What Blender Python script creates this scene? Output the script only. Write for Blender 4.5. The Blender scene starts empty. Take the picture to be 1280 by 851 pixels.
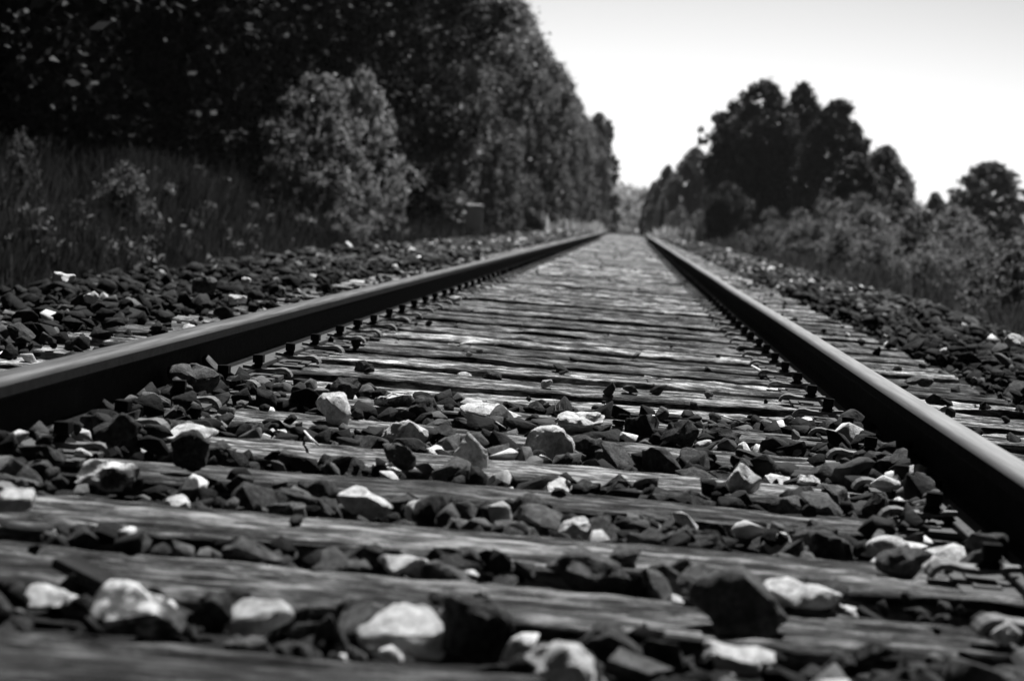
import bpy, bmesh, math, random
import numpy as np
from mathutils import Vector, Matrix, noise

random.seed(7); np.random.seed(7)
S = bpy.context.scene
COL = S.collection
R = math.radians

# ------------------------------------------------------------------ camera
FPX, PW, PH = 2723.0, 1280.0, 851.0          # focal length in photo pixels
VPX, VPY, ROLL = 789.0, 282.0, R(4.5)        # vanishing point of the rails, camera roll
CAM_H = 0.295                                # camera above the rail heads (z = 0)
yw = Vector(((VPX-PW/2)/FPX, -(VPY-PH/2)/FPX, -1)).normalized()
up = Vector((math.sin(ROLL), math.cos(ROLL), 0))
zw = (up - yw*up.dot(yw)).normalized()
xw = yw.cross(zw)
Mrot = Matrix((xw, yw, zw))
cam = bpy.data.cameras.new('camera'); cam_o = bpy.data.objects.new('camera', cam); COL.objects.link(cam_o)
cam_o.matrix_world = Matrix.Translation((0, 0, CAM_H)) @ Mrot.to_4x4()
cam.sensor_width = 36; cam.lens = FPX/PW*36
cam.clip_start = 0.05; cam.clip_end = 3000
cam.dof.use_dof = True; cam.dof.focus_distance = 4.9; cam.dof.aperture_fstop = 6.6
S.camera = cam_o

def ray(px, py):
    d = Vector(((px-PW/2)/FPX, -(py-PH/2)/FPX, -1))
    return (Mrot @ d)
def at(px, py, h):
    """the point of the level plane z = h seen at photo pixel (px, py)"""
    d = ray(px, py); t = (h-CAM_H)/d.z
    return Vector((d.x*t, d.y*t, h))
def atd(px, py, dist):
    """the point at forward distance dist seen at photo pixel"""
    d = ray(px, py); t = dist/d.y
    return Vector((d.x*t, dist, CAM_H+d.z*t))
def proj(x, y, z):
    c = Mrot.transposed() @ Vector((x, y, z-CAM_H))
    if c.z > -0.2: return None
    return (PW/2+FPX*c.x/-c.z, PH/2-FPX*c.y/-c.z)

# ------------------------------------------------------------------ light
SUN_EL, SUN_AZ = R(61), R(19)
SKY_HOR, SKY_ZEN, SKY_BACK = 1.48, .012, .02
w = bpy.data.worlds.new('World'); S.world = w; w.use_nodes = True
nt = w.node_tree; nt.nodes.clear()
wo = nt.nodes.new('ShaderNodeOutputWorld'); bg = nt.nodes.new('ShaderNodeBackground')
sky = nt.nodes.new('ShaderNodeTexSky'); sky.sky_type = 'NISHITA'; sky.sun_disc = False
sky.sun_elevation = SUN_EL; sky.sun_rotation = SUN_AZ; sky.dust_density = 1.5; sky.air_density = 1.0
sep = nt.nodes.new('ShaderNodeSeparateColor')     # black and white film behind a red filter
pw = nt.nodes.new('ShaderNodeMath'); pw.operation = 'MULTIPLY'; pw.inputs[1].default_value = 1.0
nt.links.new(sky.outputs[0], sep.inputs[0]); nt.links.new(sep.outputs[0], pw.inputs[0])
# sky shaped by hand: bright horizon ahead, zenith and back dimmed to cut fill
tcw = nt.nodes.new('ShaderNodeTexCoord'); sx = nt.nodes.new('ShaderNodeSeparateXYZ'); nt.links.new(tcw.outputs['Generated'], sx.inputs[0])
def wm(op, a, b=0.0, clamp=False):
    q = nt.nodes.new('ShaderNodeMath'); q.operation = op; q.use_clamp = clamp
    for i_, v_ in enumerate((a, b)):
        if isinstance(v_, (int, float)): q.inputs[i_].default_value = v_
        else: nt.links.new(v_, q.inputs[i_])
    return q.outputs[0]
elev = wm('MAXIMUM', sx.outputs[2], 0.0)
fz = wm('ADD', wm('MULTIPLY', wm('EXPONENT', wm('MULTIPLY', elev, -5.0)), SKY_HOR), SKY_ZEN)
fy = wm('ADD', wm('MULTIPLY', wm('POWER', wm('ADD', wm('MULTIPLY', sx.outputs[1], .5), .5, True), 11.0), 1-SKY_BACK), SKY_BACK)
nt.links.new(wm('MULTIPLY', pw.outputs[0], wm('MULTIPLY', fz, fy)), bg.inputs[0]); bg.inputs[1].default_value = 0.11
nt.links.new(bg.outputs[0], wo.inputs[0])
sun = bpy.data.lights.new('sun', 'SUN'); sun.energy = 5.0; sun.angle = R(0.5); sun.color = (1, 1, 1)
sun_o = bpy.data.objects.new('sun', sun); COL.objects.link(sun_o)
sd = Vector((math.sin(SUN_AZ)*math.cos(SUN_EL), math.cos(SUN_AZ)*math.cos(SUN_EL), math.sin(SUN_EL)))
sun_o.rotation_euler = sd.to_track_quat('Z', 'Y').to_euler(); sun_o.location = (0, 0, 60)
S.view_settings.view_transform = 'Standard'; S.view_settings.look = 'None'
S.view_settings.exposure = 0.72; S.view_settings.gamma = 1.0
S.cycles.max_bounces = 4; S.cycles.diffuse_bounces = 2; S.cycles.glossy_bounces = 2
S.cycles.transmission_bounces = 2; S.cycles.transparent_max_bounces = 4; S.cycles.volume_bounces = 0
S.cycles.use_denoising = True

# ------------------------------------------------------------------ materials (all neutral: the photograph is black and white)
def g(v): return (v, v, v, 1)
class Mat:
    def __init__(s, name):
        s.m = bpy.data.materials.new(name); s.m.use_nodes = True
        s.n = s.m.node_tree.nodes; s.l = s.m.node_tree.links
        s.b = s.n['Principled BSDF']
    def node(s, t, **kw):
        x = s.n.new(t)
        for k, v in kw.items():
            if k.startswith('i_'): x.inputs[k[2:].replace('_', ' ')].default_value = v
            else: setattr(x, k, v)
        return x
    def ramp(s, src, stops):
        r = s.n.new('ShaderNodeValToRGB'); e = r.color_ramp.elements
        while len(e) > 1: e.remove(e[-1])
        e[0].position, e[0].color = stops[0][0], g(stops[0][1])
        for p, v in stops[1:]:
            q = e.new(p); q.color = g(v)
        s.l.new(src, r.inputs[0]); return r.outputs[0]
    def coord(s, scale=(1, 1, 1), kind='Object'):
        t = s.n.new('ShaderNodeTexCoord'); mp = s.n.new('ShaderNodeMapping'); mp.inputs['Scale'].default_value = scale
        s.l.new(t.outputs[kind], mp.inputs[0]); return mp.outputs[0]
    def noise(s, vec, scale, detail=6, rough=.6):
        x = s.node('ShaderNodeTexNoise'); x.inputs['Scale'].default_value = scale
        x.inputs['Detail'].default_value = detail; x.inputs['Roughness'].default_value = rough
        if vec is not None: s.l.new(vec, x.inputs['Vector'])
        return x.outputs[0]
    def math(s, op, a, b):
        x = s.n.new('ShaderNodeMath'); x.operation = op
        for k, v in enumerate((a, b)):
            if isinstance(v, (int, float)): x.inputs[k].default_value = v
            else: s.l.new(v, x.inputs[k])
        return x.outputs[0]
    def bump(s, h, strength, dist):
        x = s.n.new('ShaderNodeBump'); x.inputs['Strength'].default_value = strength; x.inputs['Distance'].default_value = dist
        s.l.new(h, x.inputs['Height']); s.l.new(x.outputs[0], s.b.inputs['Normal'])
    def out(s, col=None, rough=.8, metal=0, spec=.3):
        if col is not None:
            if isinstance(col, (int, float)): s.b.inputs['Base Color'].default_value = g(col)
            else: s.l.new(col, s.b.inputs['Base Color'])
        if isinstance(rough, (int, float)): s.b.inputs['Roughness'].default_value = rough
        else: s.l.new(rough, s.b.inputs['Roughness'])
        s.b.inputs['Metallic'].default_value = metal; s.b.inputs['Specular IOR Level'].default_value = spec
        return s.m

def stone_mat(name, lo, mid, hi, rough=.8, spec=.18):
    m = Mat(name); v = m.coord()
    oi = m.node('ShaderNodeObjectInfo')
    off = m.node('ShaderNodeVectorMath', operation='ADD'); m.l.new(v, off.inputs[0]); m.l.new(oi.outputs['Location'], off.inputs[1])
    a = m.noise(off.outputs[0], 7, 8, .7); b = m.noise(off.outputs[0], 45, 6, .7)
    c = m.math('ADD', m.math('MULTIPLY', a, .6), m.math('MULTIPLY', b, .4))
    col = m.ramp(c, [(.38, lo), (.5, mid), (.60, hi)])
    m.bump(m.math('ADD', a, m.math('MULTIPLY', b, .5)), 1.0, .006)
    return m.out(col, rough, 0, spec)
M = {}
M['dark'] = stone_mat('dark_stone', .009, .034, .095)
M['grey'] = stone_mat('grey_stone', .035, .085, .17)
M['pale'] = stone_mat('pale_stone', .28, .62, .88, .85, .2)
def mixed_mat():
    # dark rock with irregular noise patches of white
    m = Mat('mixed_stone'); v = m.coord(); oi = m.node('ShaderNodeObjectInfo')
    off = m.node('ShaderNodeVectorMath', operation='ADD'); m.l.new(v, off.inputs[0]); m.l.new(oi.outputs['Location'], off.inputs[1])
    a = m.noise(off.outputs[0], 2.6, 5, .6); b = m.noise(off.outputs[0], 26, 6, .7)
    c = m.math('ADD', m.math('MULTIPLY', a, .8), m.math('MULTIPLY', b, .2))
    col = m.ramp(c, [(.38, .03), (.47, .09), (.51, .45), (.62, .82)])
    m.bump(m.math('ADD', a, m.math('MULTIPLY', b, .4)), 1, .006)
    return m.out(col, .8, 0, .25)
M['mixed'] = mixed_mat()
def ballast_mat():
    m = Mat('ballast_stone'); v = m.coord()
    at_ = m.node('ShaderNodeAttribute'); at_.attribute_name = 'tone'
    a = m.noise(v, 26, 7, .65); b = m.noise(v, 130, 4, .7)
    k = m.ramp(a, [(.3, .45), (.7, 1.7)])
    col = m.math('MULTIPLY', at_.outputs['Fac'], k)
    m.bump(m.math('ADD', a, m.math('MULTIPLY', b, .4)), .9, .006)
    return m.out(col, .85, 0, .12)
M['ballast'] = ballast_mat()
def wood_mat():
    m = Mat('weathered_wood'); oi = m.node('ShaderNodeObjectInfo')
    v = m.coord((1, 1, 1)); off = m.node('ShaderNodeVectorMath', operation='ADD')
    m.l.new(v, off.inputs[0]); m.l.new(oi.outputs['Location'], off.inputs[1])
    mp = m.node('ShaderNodeMapping'); mp.inputs['Scale'].default_value = (4.2, 17, 17); m.l.new(off.outputs[0], mp.inputs[0])
    fine = m.noise(mp.outputs[0], 3.2, 8, .72)
    mp2 = m.node('ShaderNodeMapping'); mp2.inputs['Scale'].default_value = (1.7, 10, 10); m.l.new(off.outputs[0], mp2.inputs[0])
    broad = m.noise(mp2.outputs[0], 2.2, 5, .6)
    blot = m.noise(off.outputs[0], 5, 5, .6)
    c = m.math('ADD', m.math('MULTIPLY', fine, .55), m.math('ADD', m.math('MULTIPLY', broad, .35), m.math('MULTIPLY', blot, .10)))
    col = m.ramp(c, [(.41, .004), (.47, .035), (.52, .15), (.585, .52)])
    tone = m.node('ShaderNodeMapRange'); m.l.new(oi.outputs['Random'], tone.inputs[0])
    tone.inputs[3].default_value = .50; tone.inputs[4].default_value = 1.75
    col = m.math('MULTIPLY', col, tone.outputs[0])
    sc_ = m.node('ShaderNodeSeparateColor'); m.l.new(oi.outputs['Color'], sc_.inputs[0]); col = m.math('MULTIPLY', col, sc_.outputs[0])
    m.bump(m.math('ADD', fine, m.math('MULTIPLY', broad, .6)), 1.0, .012)
    return m.out(col, .85, 0, .2)
M['wood'] = wood_mat()
def metal_mat(name, lo, hi, rough, metal, spec=.5, stretch=(1, 1, 1), sc=40, bump=.3):
    m = Mat(name); v = m.coord(stretch); a = m.noise(v, sc, 8, .65)
    col = m.ramp(a, [(.35, lo), (.65, hi)])
    m.bump(a, bump, .001)
    return m.out(col, rough, metal, spec)
M['rust'] = metal_mat('rusty_steel', .004, .014, .9, 0, .06)
M['flange'] = metal_mat('paler_rusty_steel', .030, .055, .7, 0, .3)
M['clip'] = metal_mat('weathered_clip_steel', .05, .16, .6, .1, .5, sc=90)
M['tread_l'] = metal_mat('dull_rail_tread', .03, .11, .55, .6, .5, (22, .6, 22), 5, .35)
M['tread_r'] = metal_mat('bright_rail_tread', .11, .19, .55, .6, .5, (22, .5, 22), 5, .2)
def soil_mat(name, lo, hi, sc, bump=.02):
    m = Mat(name); v = m.coord(); a = m.noise(v, sc, 9, .7)
    m.bump(a, 1, bump); return m.out(m.ramp(a, [(.35, lo), (.65, hi)]), .95, 0, .1)
M['bed'] = soil_mat('ballast_grit', .008, .035, 60, .02)
M['ground'] = soil_mat('grassy_soil', .02, .06, 3, .1)
M['hill'] = soil_mat('wooded_hill', .03, .08, .4, .8)
def leaf_mat(name, lo, hi, trans=.25, rough=.5, spec=.35):
    m = Mat(name); gi = m.node('ShaderNodeNewGeometry')
    a = m.node('ShaderNodeMapRange'); m.l.new(gi.outputs['Random Per Island'], a.inputs[0])
    a.inputs[3].default_value = lo; a.inputs[4].default_value = hi
    mat = m.out(a.outputs[0], rough, 0, spec)
    tr = m.node('ShaderNodeBsdfTranslucent'); m.l.new(a.outputs[0], tr.inputs[0])
    mx = m.node('ShaderNodeMixShader'); mx.inputs[0].default_value = trans
    m.l.new(m.b.outputs[0], mx.inputs[1]); m.l.new(tr.outputs[0], mx.inputs[2])
    m.l.new(mx.outputs[0], m.n['Material Output'].inputs[0])
    return mat
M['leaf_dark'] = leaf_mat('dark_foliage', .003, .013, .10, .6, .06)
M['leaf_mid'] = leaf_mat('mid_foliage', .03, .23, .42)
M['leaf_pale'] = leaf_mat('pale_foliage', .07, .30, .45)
M['leaf_bright'] = leaf_mat('sunlight_painted_foliage', .14, .45, .5)  # sunlight on the saplings put into a paler leaf colour
M['grass_r'] = leaf_mat('bank_grass', .02, .10, .4)
M['far'] = leaf_mat('haze_pale_foliage', .30, .42, .5)  # distance haze put into the leaf colour
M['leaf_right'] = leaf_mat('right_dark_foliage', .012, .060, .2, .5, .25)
M['leaf_haze'] = leaf_mat('haze_toned_foliage', .09, .26, .45)  # haze over these trees put into a paler leaf colour
M['grass'] = leaf_mat('grass_blades', .003, .062, .35)
M['bark'] = soil_mat('bark', .012, .04, 9, .02)
M['cab'] = metal_mat('cabinet_paint', .55, .85, .6, 0, .4, (30, 30, 1), 2, .1)
M['cab_pale'] = metal_mat('pale_paint', .45, .65, .6, 0, .4)

# ------------------------------------------------------------------ helpers
def link(name, me, mat=None, parent=None):
    o = bpy.data.objects.new(name, me); COL.objects.link(o)
    if mat is not None and me is not None and len(me.materials) == 0: me.materials.append(mat)
    if parent is not None: o.parent = parent
    return o
def tag(o, label=None, cat=None, group=None, kind=None):
    if label: o['label'] = label
    if cat: o['category'] = cat
    if group: o['group'] = group
    if kind: o['kind'] = kind
    return o
def np_mesh(name, V, F, tone=None, smooth=False):
    """V (n,3); F (m,k) faces all of the same size"""
    me = bpy.data.meshes.new(name); V = np.asarray(V, dtype=np.float32); F = np.asarray(F, dtype=np.int32)
    k = F.shape[1]
    me.vertices.add(len(V)); me.vertices.foreach_set('co', V.ravel())
    me.loops.add(F.size); me.loops.foreach_set('vertex_index', F.ravel())
    me.polygons.add(len(F)); me.polygons.foreach_set('loop_start', np.arange(0, F.size, k, dtype=np.int32))
    try: me.polygons.foreach_set('loop_total', np.full(len(F), k, dtype=np.int32))
    except Exception: pass
    if smooth: me.polygons.foreach_set('use_smooth', np.ones(len(F), dtype=bool))
    if tone is not None:
        a = me.attributes.new('tone', 'FLOAT', 'FACE'); a.data.foreach_set('value', np.asarray(tone, dtype=np.float32))
    me.update(calc_edges=True); me.validate(); return me
def bm_mesh(bm, name, smooth=False):
    me = bpy.data.meshes.new(name)
    if smooth:
        for f in bm.faces: f.smooth = True
    bm.to_mesh(me); bm.free(); return me
def ordinal(n):
    one = ['', 'first', 'second', 'third', 'fourth', 'fifth', 'sixth', 'seventh', 'eighth', 'ninth', 'tenth', 'eleventh', 'twelfth',
           'thirteenth', 'fourteenth', 'fifteenth', 'sixteenth', 'seventeenth', 'eighteenth', 'nineteenth']
    if n < 20: return one[n]
    t = n//10; u = n % 10
    if u == 0: return ['', '', 'twentieth', 'thirtieth', 'fortieth', 'fiftieth', 'sixtieth', 'seventieth'][t]
    return ['', '', 'twenty', 'thirty', 'forty', 'fifty', 'sixty', 'seventy'][t] + '-' + one[u]

# ------------------------------------------------------------------ terrain
CREST = 88.0
def dip(y):                                   # the line tops a crest and runs downhill beyond it
    return 0.0 if y < CREST else -0.00022*(y-CREST)**2 if y < CREST+50 else -0.55-0.022*(y-CREST-50)
TC = -0.18                                    # centre line of the track (x)
RL, RR = -0.931, 0.574                        # rail centres
def bed(x, y):
    """height of the ballast bed between and beside the sleepers"""
    a = abs(x-TC)
    n = noise.noise(Vector((x*2.1, y*2.1, 3)))*.03
    if a < .85:
        b = -.200 if y > 5.0 else -.158
        return b+n*.3
    if a < 1.45: return -.165+n*.5
    crest = -.215 + .06*min(1, max(0, (y-6)/12))
    if x > TC: crest -= .01
    t = (a-1.45)/(.75)
    if t < 1: return -.165+(crest+.165)*(t*t*(3-2*t))+n*t
    t = (a-2.2)/1.3
    if t < 1: return crest+(-.50-crest)*(t*t*(3-2*t))+n
    return -.50+n
def axis(seq):
    out = []
    for a, b, s in seq:
        v = a
        while v < b-1e-6: out.append(v); v += s
    out.append(seq[-1][1]); return out
def grid(name, xs, ys, fn):
    V = [(x, y, fn(x, y)) for y in ys for x in xs]; nx = len(xs)
    F = [(j*nx+i, j*nx+i+1, (j+1)*nx+i+1, (j+1)*nx+i) for j in range(len(ys)-1) for i in range(nx-1)]
    return np_mesh(name, V, F, smooth=True)
xs = axis([(-4.2, -1.7, .2), (-1.7, 1.4, .15), (1.4, 3.8, .2)])
ys = axis([(-2, 10, .2), (10, 40, .6), (40, 200, 3)])
bedo = link('ballast_bed', grid('ballast_bed', xs, ys, lambda x, y: bed(x, y)+dip(y)), M['bed']); tag(bedo, kind='structure')
def gnd(x, y):
    h = -.62 if abs(x-TC) < 3.4 else -.50
    h += .10*noise.noise(Vector((x*.12, y*.12, 0)))*min(1, max(0, abs(x)-3.5)/4)
    return h+dip(y)
gs = axis([(-700, -60, 80), (-60, -10, 5), (-10, 10, .8), (10, 60, 5), (60, 700, 80)])
gy = axis([(-30, 90, 4), (90, 300, 10), (300, 700, 50)])
tag(link('ground', grid('ground', gs, gy, gnd), M['ground']), kind='structure')

# ------------------------------------------------------------------ rails
def rail_profile():
    p = []                                     # half profile (x, z) from the top centre down the right side
    p += [(0, 0), (.012, -.0004), (.020, -.0016), (.0255, -.0045), (.029, -.010), (.0305, -.026), (.0295, -.030),
          (.012, -.036), (.0075, -.043), (.0068, -.085), (.0105, -.096), (.030, -.103), (.0585, -.1085), (.060, -.110), (.060, -.119), (0, -.119)]
    full = p + [(-x, z) for x, z in p[-2:0:-1]]
    return full
def make_rail(x0, tread):
    prof = rail_profile(); n = len(prof)
    ysl = axis([(-1.5, 20, .5), (20, 90, 2), (90, 190, 4)])
    V = []; F = []
    for y in ysl:
        wob = .0022*noise.noise(Vector((x0*5, y*.22, 1))) if y > 0 else 0
        for (x, z) in prof: V.append((x0+x+wob*2, y, z+dip(y)+wob))
    for j in range(len(ysl)-1):
        for i in range(n):
            F.append((j*n+i, (j+1)*n+i, (j+1)*n+(i+1) % n, j*n+(i+1) % n))
    me = np_mesh('rail', V, F)
    me.materials.append(M['rust']); me.materials.append(tread); me.materials.append(M['flange'])
    mi = []
    for j in range(len(ysl)-1):
        for i in range(n):
            a, b = prof[i], prof[(i+1) % n]
            zc = (a[1]+b[1])/2; top = zc > -.0075; fl = zc < -.1025 and zc > -.1185  # pale foot strip: its sunlight, and the web's shade above, put into colour
            mi.append(1 if top else 2 if fl else 0)
    me.polygons.foreach_set('material_index', mi)
    sm = [1 if m == 1 else 0 for m in mi]; me.polygons.foreach_set('use_smooth', sm)
    return me
ra = link('rail', make_rail(RL, M['tread_l'])); tag(ra, 'long steel rail on the left, dull streaked head above a black side', 'rail', 'the two rails of the track')
rb = link('rail', make_rail(RR, M['tread_r'])); tag(rb, 'long steel rail on the right, bright smooth head above a black side', 'rail', 'the two rails of the track')

# ------------------------------------------------------------------ sleepers
TIE_TOP = -.121
def sleeper_mesh(seed, w_, coarse=False):
    rnd = random.Random(seed)
    nx, nw = (26, 14) if coarse else (150, 44)
    L = 2.62; T = .15
    cracks = [(rnd.uniform(-.42, .42)*w_, rnd.uniform(.004, .012), rnd.uniform(.008, .030), rnd.uniform(-1.3, 1.0), rnd.uniform(.4, 1.8)) for _ in range(rnd.randint(8, 15))]
    V = []; F = []
    warp = rnd.uniform(-.008, .008)
    def top(x, y):
        s = seed*7.3
        h = .003*noise.noise(Vector((x*1.6, y*17, s))) + .003*noise.noise(Vector((x*5, y*38, s)))+ .0035*noise.noise(Vector((x*18, y*70, s))) + .003*noise.noise(Vector((x*.9, y*2, s+5)))
        e = (w_/2-abs(y))/.014
        if e < 1: h -= .006*(1-e)**2*(1.2+2.4*noise.noise(Vector((x*4, y*3, s+9))))
        for cy, cw, cd, x0, ln in cracks:
            if x0 < x < x0+ln:
                yy = cy+.010*noise.noise(Vector((x*1.4, cy*50, s)))*.4
                d = abs(y-yy)/cw
                if d < 1: h -= cd*.8*(1-d)*min(1, (x-x0)*6, (x0+ln-x)*6)
        return h
    for i in range(nx+1):
        x = -L/2+L*i/nx
        xe = x + (0 if 0 < i < nx else .01*noise.noise(Vector((seed, i, 2))))
        bow = .003*noise.noise(Vector((x*1.1, seed*3.1, 0)))
        ring = []
        for k in range(nw+1):
            y = -w_/2+w_*k/nw; ring.append((xe, y+bow+(.006*noise.noise(Vector((x*7, seed, k//nw))) if k in (0, nw) else 0), top(x, y)))
        ring.append((xe, w_/2+bow+.003*noise.noise(Vector((x*9, seed, 5))), -T*.5)); ring.append((xe, w_/2+bow, -T)); ring.append((xe, -w_/2+bow, -T)); ring.append((xe, -w_/2+bow+.003*noise.noise(Vector((x*9, seed, 8))), -T*.5))
        V += ring
    n = nw+5
    for i in range(nx):
        for k in range(n):
            F.append((i*n+k, (i+1)*n+k, (i+1)*n+(k+1) % n, i*n+(k+1) % n))
    me = np_mesh('sleeper', V, F)
    bm = bmesh.new(); bm.from_mesh(me); bm.verts.ensure_lookup_table()
    bm.faces.new([bm.verts[k] for k in range(n-1, -1, -1)]) if False else None
    bm.faces.new([bm.verts[k] for k in range(n)]); bm.faces.new([bm.verts[nx*n+k] for k in range(n-1, -1, -1)])
    bmesh.ops.recalc_face_normals(bm, faces=bm.faces)
    bm.to_mesh(me); bm.free(); me.materials.append(M['wood']); return me
fine_v = [sleeper_mesh(k+1, .19+.014*(k % 4)) for k in range(12)]
near_v = [sleeper_mesh(k+20, .235) for k in range(4)]
coarse_v = [sleeper_mesh(k+40, .185+.012*(k % 4), True) for k in range(8)]
front = [0.93, 1.35, 1.77, 2.27, 2.64, 3.17, 3.55, 4.04, 4.50, 4.95, 5.41, 5.86, 6.34, 6.79, 7.22]       # front edges of the nearest sleepers
rs = random.Random(5)
while front[-1] < 150:
    front.append(front[-1]+rs.uniform(.43, .475))

def box(bm, x0, x1, y0, y1, z0, z1, bev=0):
    r = bmesh.ops.create_cube(bm, size=1, matrix=Matrix.Translation(((x0+x1)/2, (y0+y1)/2, (z0+z1)/2)) @ Matrix.Diagonal((x1-x0, y1-y0, z1-z0, 1)))
    if bev:
        vs = set(r['verts']); es = [e for e in bm.edges if e.verts[0] in vs and e.verts[1] in vs]
        bmesh.ops.bevel(bm, geom=es, offset=bev, segments=2, affect='EDGES', profile=.6)
def clip_mesh():
    # a flat spring clip: rises off the flange, passes under the bolt and curls down on the plate (inward = +x)
    prof = [(-.030, .004), (-.015, .0035), (.005, .001), (.025, -.001), (.045, .000), (.060, .003), (.070, .002), (.078, -.003), (.082, -.009), (.083, -.013)]
    bm = bmesh.new(); hw = .021; th = .0075; rings = []
    for i, (x, z) in enumerate(prof):
        a = prof[max(0, i-1)]; b = prof[min(len(prof)-1, i+1)]
        t = Vector((b[0]-a[0], 0, b[1]-a[1])).normalized(); nrm = Vector((-t.z, 0, t.x))
        wv = hw*(.35+.65*min(1, i/2.5))
        rings.append([bm.verts.new((x+nrm.x*s*th/2, y*wv, z+nrm.z*s*th/2)) for s, y in ((1, -1), (1, 1), (-1, 1), (-1, -1))])
    for a, b in zip(rings, rings[1:]):
        for k in range(4): bm.faces.new((a[k], a[(k+1) % 4], b[(k+1) % 4], b[k]))
    bm.faces.new(rings[0]); bm.faces.new(rings[-1][::-1])
    bmesh.ops.recalc_face_normals(bm, faces=bm.faces)
    return bm_mesh(bm, 'rail_clip')
def bolt_mesh():
    bm = bmesh.new()
    bmesh.ops.create_cone(bm, cap_ends=True, segments=20, radius1=.021, radius2=.013, depth=.007, matrix=Matrix.Translation((0, 0, .006)))
    bmesh.ops.create_cone(bm, cap_ends=True, segments=16, radius1=.011, radius2=.009, depth=.008, matrix=Matrix.Translation((0, 0, .0125)))
    box(bm, -.0120, .0120, -.0120, .0120, .0145, .0335, .0018)
    return bm_mesh(bm, 'bolt')
def plate_mesh():
    bm = bmesh.new(); box(bm, -.135, .135, -.085, .085, 0, .0095, .0015)
    for sx in (-1, 1): box(bm, sx*.098-.018, sx*.098+.018, -.05, .05, .0095, .0125, .001)
    return bm_mesh(bm, 'tie_plate')
clip_me, bolt_me, plate_me = clip_mesh(), bolt_mesh(), plate_mesh()
clip_me.materials.append(M['clip']); bolt_me.materials.append(M['rust']); plate_me.materials.append(M['flange'])
sleepers = []
nvis = 0
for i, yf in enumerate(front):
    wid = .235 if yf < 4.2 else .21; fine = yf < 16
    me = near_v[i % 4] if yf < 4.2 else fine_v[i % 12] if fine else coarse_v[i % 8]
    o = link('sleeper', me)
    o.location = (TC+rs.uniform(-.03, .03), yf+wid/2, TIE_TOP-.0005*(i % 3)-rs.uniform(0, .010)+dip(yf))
    o.rotation_euler = (rs.uniform(-.02, .03), rs.uniform(-.003, .003), rs.uniform(-.010, .010))
    sleepers.append((yf, yf+wid))
    tn = .42 if yf < 2.9 else .5 if yf < 3.4 else .8 if yf < 4 else 1.0    # vignette darkening put into the wood tone of the nearest ones
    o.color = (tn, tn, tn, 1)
    if yf < 1.7:
        lab = ['weathered wooden sleeper just below the bottom edge of the photo', 'nearest weathered wooden sleeper, nearly all below the photo'][i % 2]
    else:
        nvis += 1
        lab = ('weathered cracked wooden sleeper, %s from the camera' % ordinal(nvis)) if nvis <= 60 else 'weathered wooden sleeper far down the track among look-alikes'
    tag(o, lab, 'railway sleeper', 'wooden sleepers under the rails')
    if nvis > 130: continue
    yc = yf+wid/2-o.location.y
    for rx, s in ((RL, 1), (RR, -1)):
        p = link('tie_plate', plate_me, parent=o); p.location = (rx-o.location.x, yc, .0015-(.121+.0005*(i % 3))+.121)
        p.location.z = -.1325-o.location.z+dip(yf)+.0035
        for side in ((s, -s) if nvis < 50 else (s,)):
            c = link('rail_clip', clip_me, parent=o)
            c.location = (rx+side*.083-o.location.x, yc+rs.uniform(-.015, .015), -.103-o.location.z+dip(yf))
            c.rotation_euler = (0, 0, (0 if side > 0 else math.pi)+rs.uniform(-.10, .10))
            b = link('bolt', bolt_me, parent=c); b.rotation_euler = (rs.uniform(-.05, .05), rs.uniform(-.05, .05), rs.uniform(-.15, .15)); b.location = (.006, 0, .0005)

# ------------------------------------------------------------------ stones
def rock_bm(seed, n, rnd_bevel, flat=(.5, .88)):
    r = random.Random(seed); bm = bmesh.new()
    fy = r.uniform(.62, .9); fz = r.uniform(*flat)
    pts = []
    while len(pts) < n:
        v = Vector((r.gauss(0, 1), r.gauss(0, 1), r.gauss(0, 1))).normalized()*r.uniform(.85, 1.0)
        if all((v-q).length > .38 for q in pts) or r.random() < .15: pts.append(v)
    for v in pts: bm.verts.new((v.x*.5, v.y*.5*fy, v.z*.5*fz))
    bmesh.ops.convex_hull(bm, input=bm.verts)
    loose = [v for v in bm.verts if not v.link_faces]
    bmesh.ops.delete(bm, geom=loose, context='VERTS')
    bmesh.ops.dissolve_limit(bm, angle_limit=R(14), verts=bm.verts, edges=bm.edges)
    if rnd_bevel:
        bmesh.ops.bevel(bm, geom=list(bm.edges), offset=rnd_bevel, segments=1 if rnd_bevel < .03 else 2, affect='EDGES', profile=.6, clamp_overlap=True)
    return bm
def hero_rock(seed, n=11, flat=(.42, .8), rough=1.5):
    bm = rock_bm(seed, n, .035, flat)
    bmesh.ops.triangulate(bm, faces=bm.faces)
    bmesh.ops.subdivide_edges(bm, edges=bm.edges, cuts=2, use_grid_fill=True)
    for v in bm.verts:
        p = v.co*3.2+Vector((seed, 0, 0)); q = v.co*9+Vector((0, seed, 0))
        d = noise.noise(p)*.055*rough+noise.noise(q)*.018*rough+abs(noise.noise(v.co*22))*.006
        v.co += v.co.normalized()*d
    me = bm_mesh(bm, 'stone', True)
    try: me.set_sharp_from_angle(angle=R(32))
    except Exception: pass
    return me
hero_v = [hero_rock(100+k, 9+k % 5) for k in range(26)]
heroM = {}
def stone_mesh(k, tone):                       # one mesh per shape and tone
    key = (k, tone)
    if key not in heroM:
        me = hero_v[k].copy(); me.materials.append(M[tone]); heroM[key] = me
    return heroM[key]
def tri_arrays(bm):
    bmesh.ops.triangulate(bm, faces=bm.faces)
    bm.verts.index_update()
    V = np.array([v.co[:] for v in bm.verts], dtype=np.float32); F = np.array([[v.index for v in f.verts] for f in bm.faces], dtype=np.int32)
    bm.free(); return V, F
med_v = [tri_arrays(rock_bm(300+k, 9+k % 5, .02)) for k in range(22)]
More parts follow.
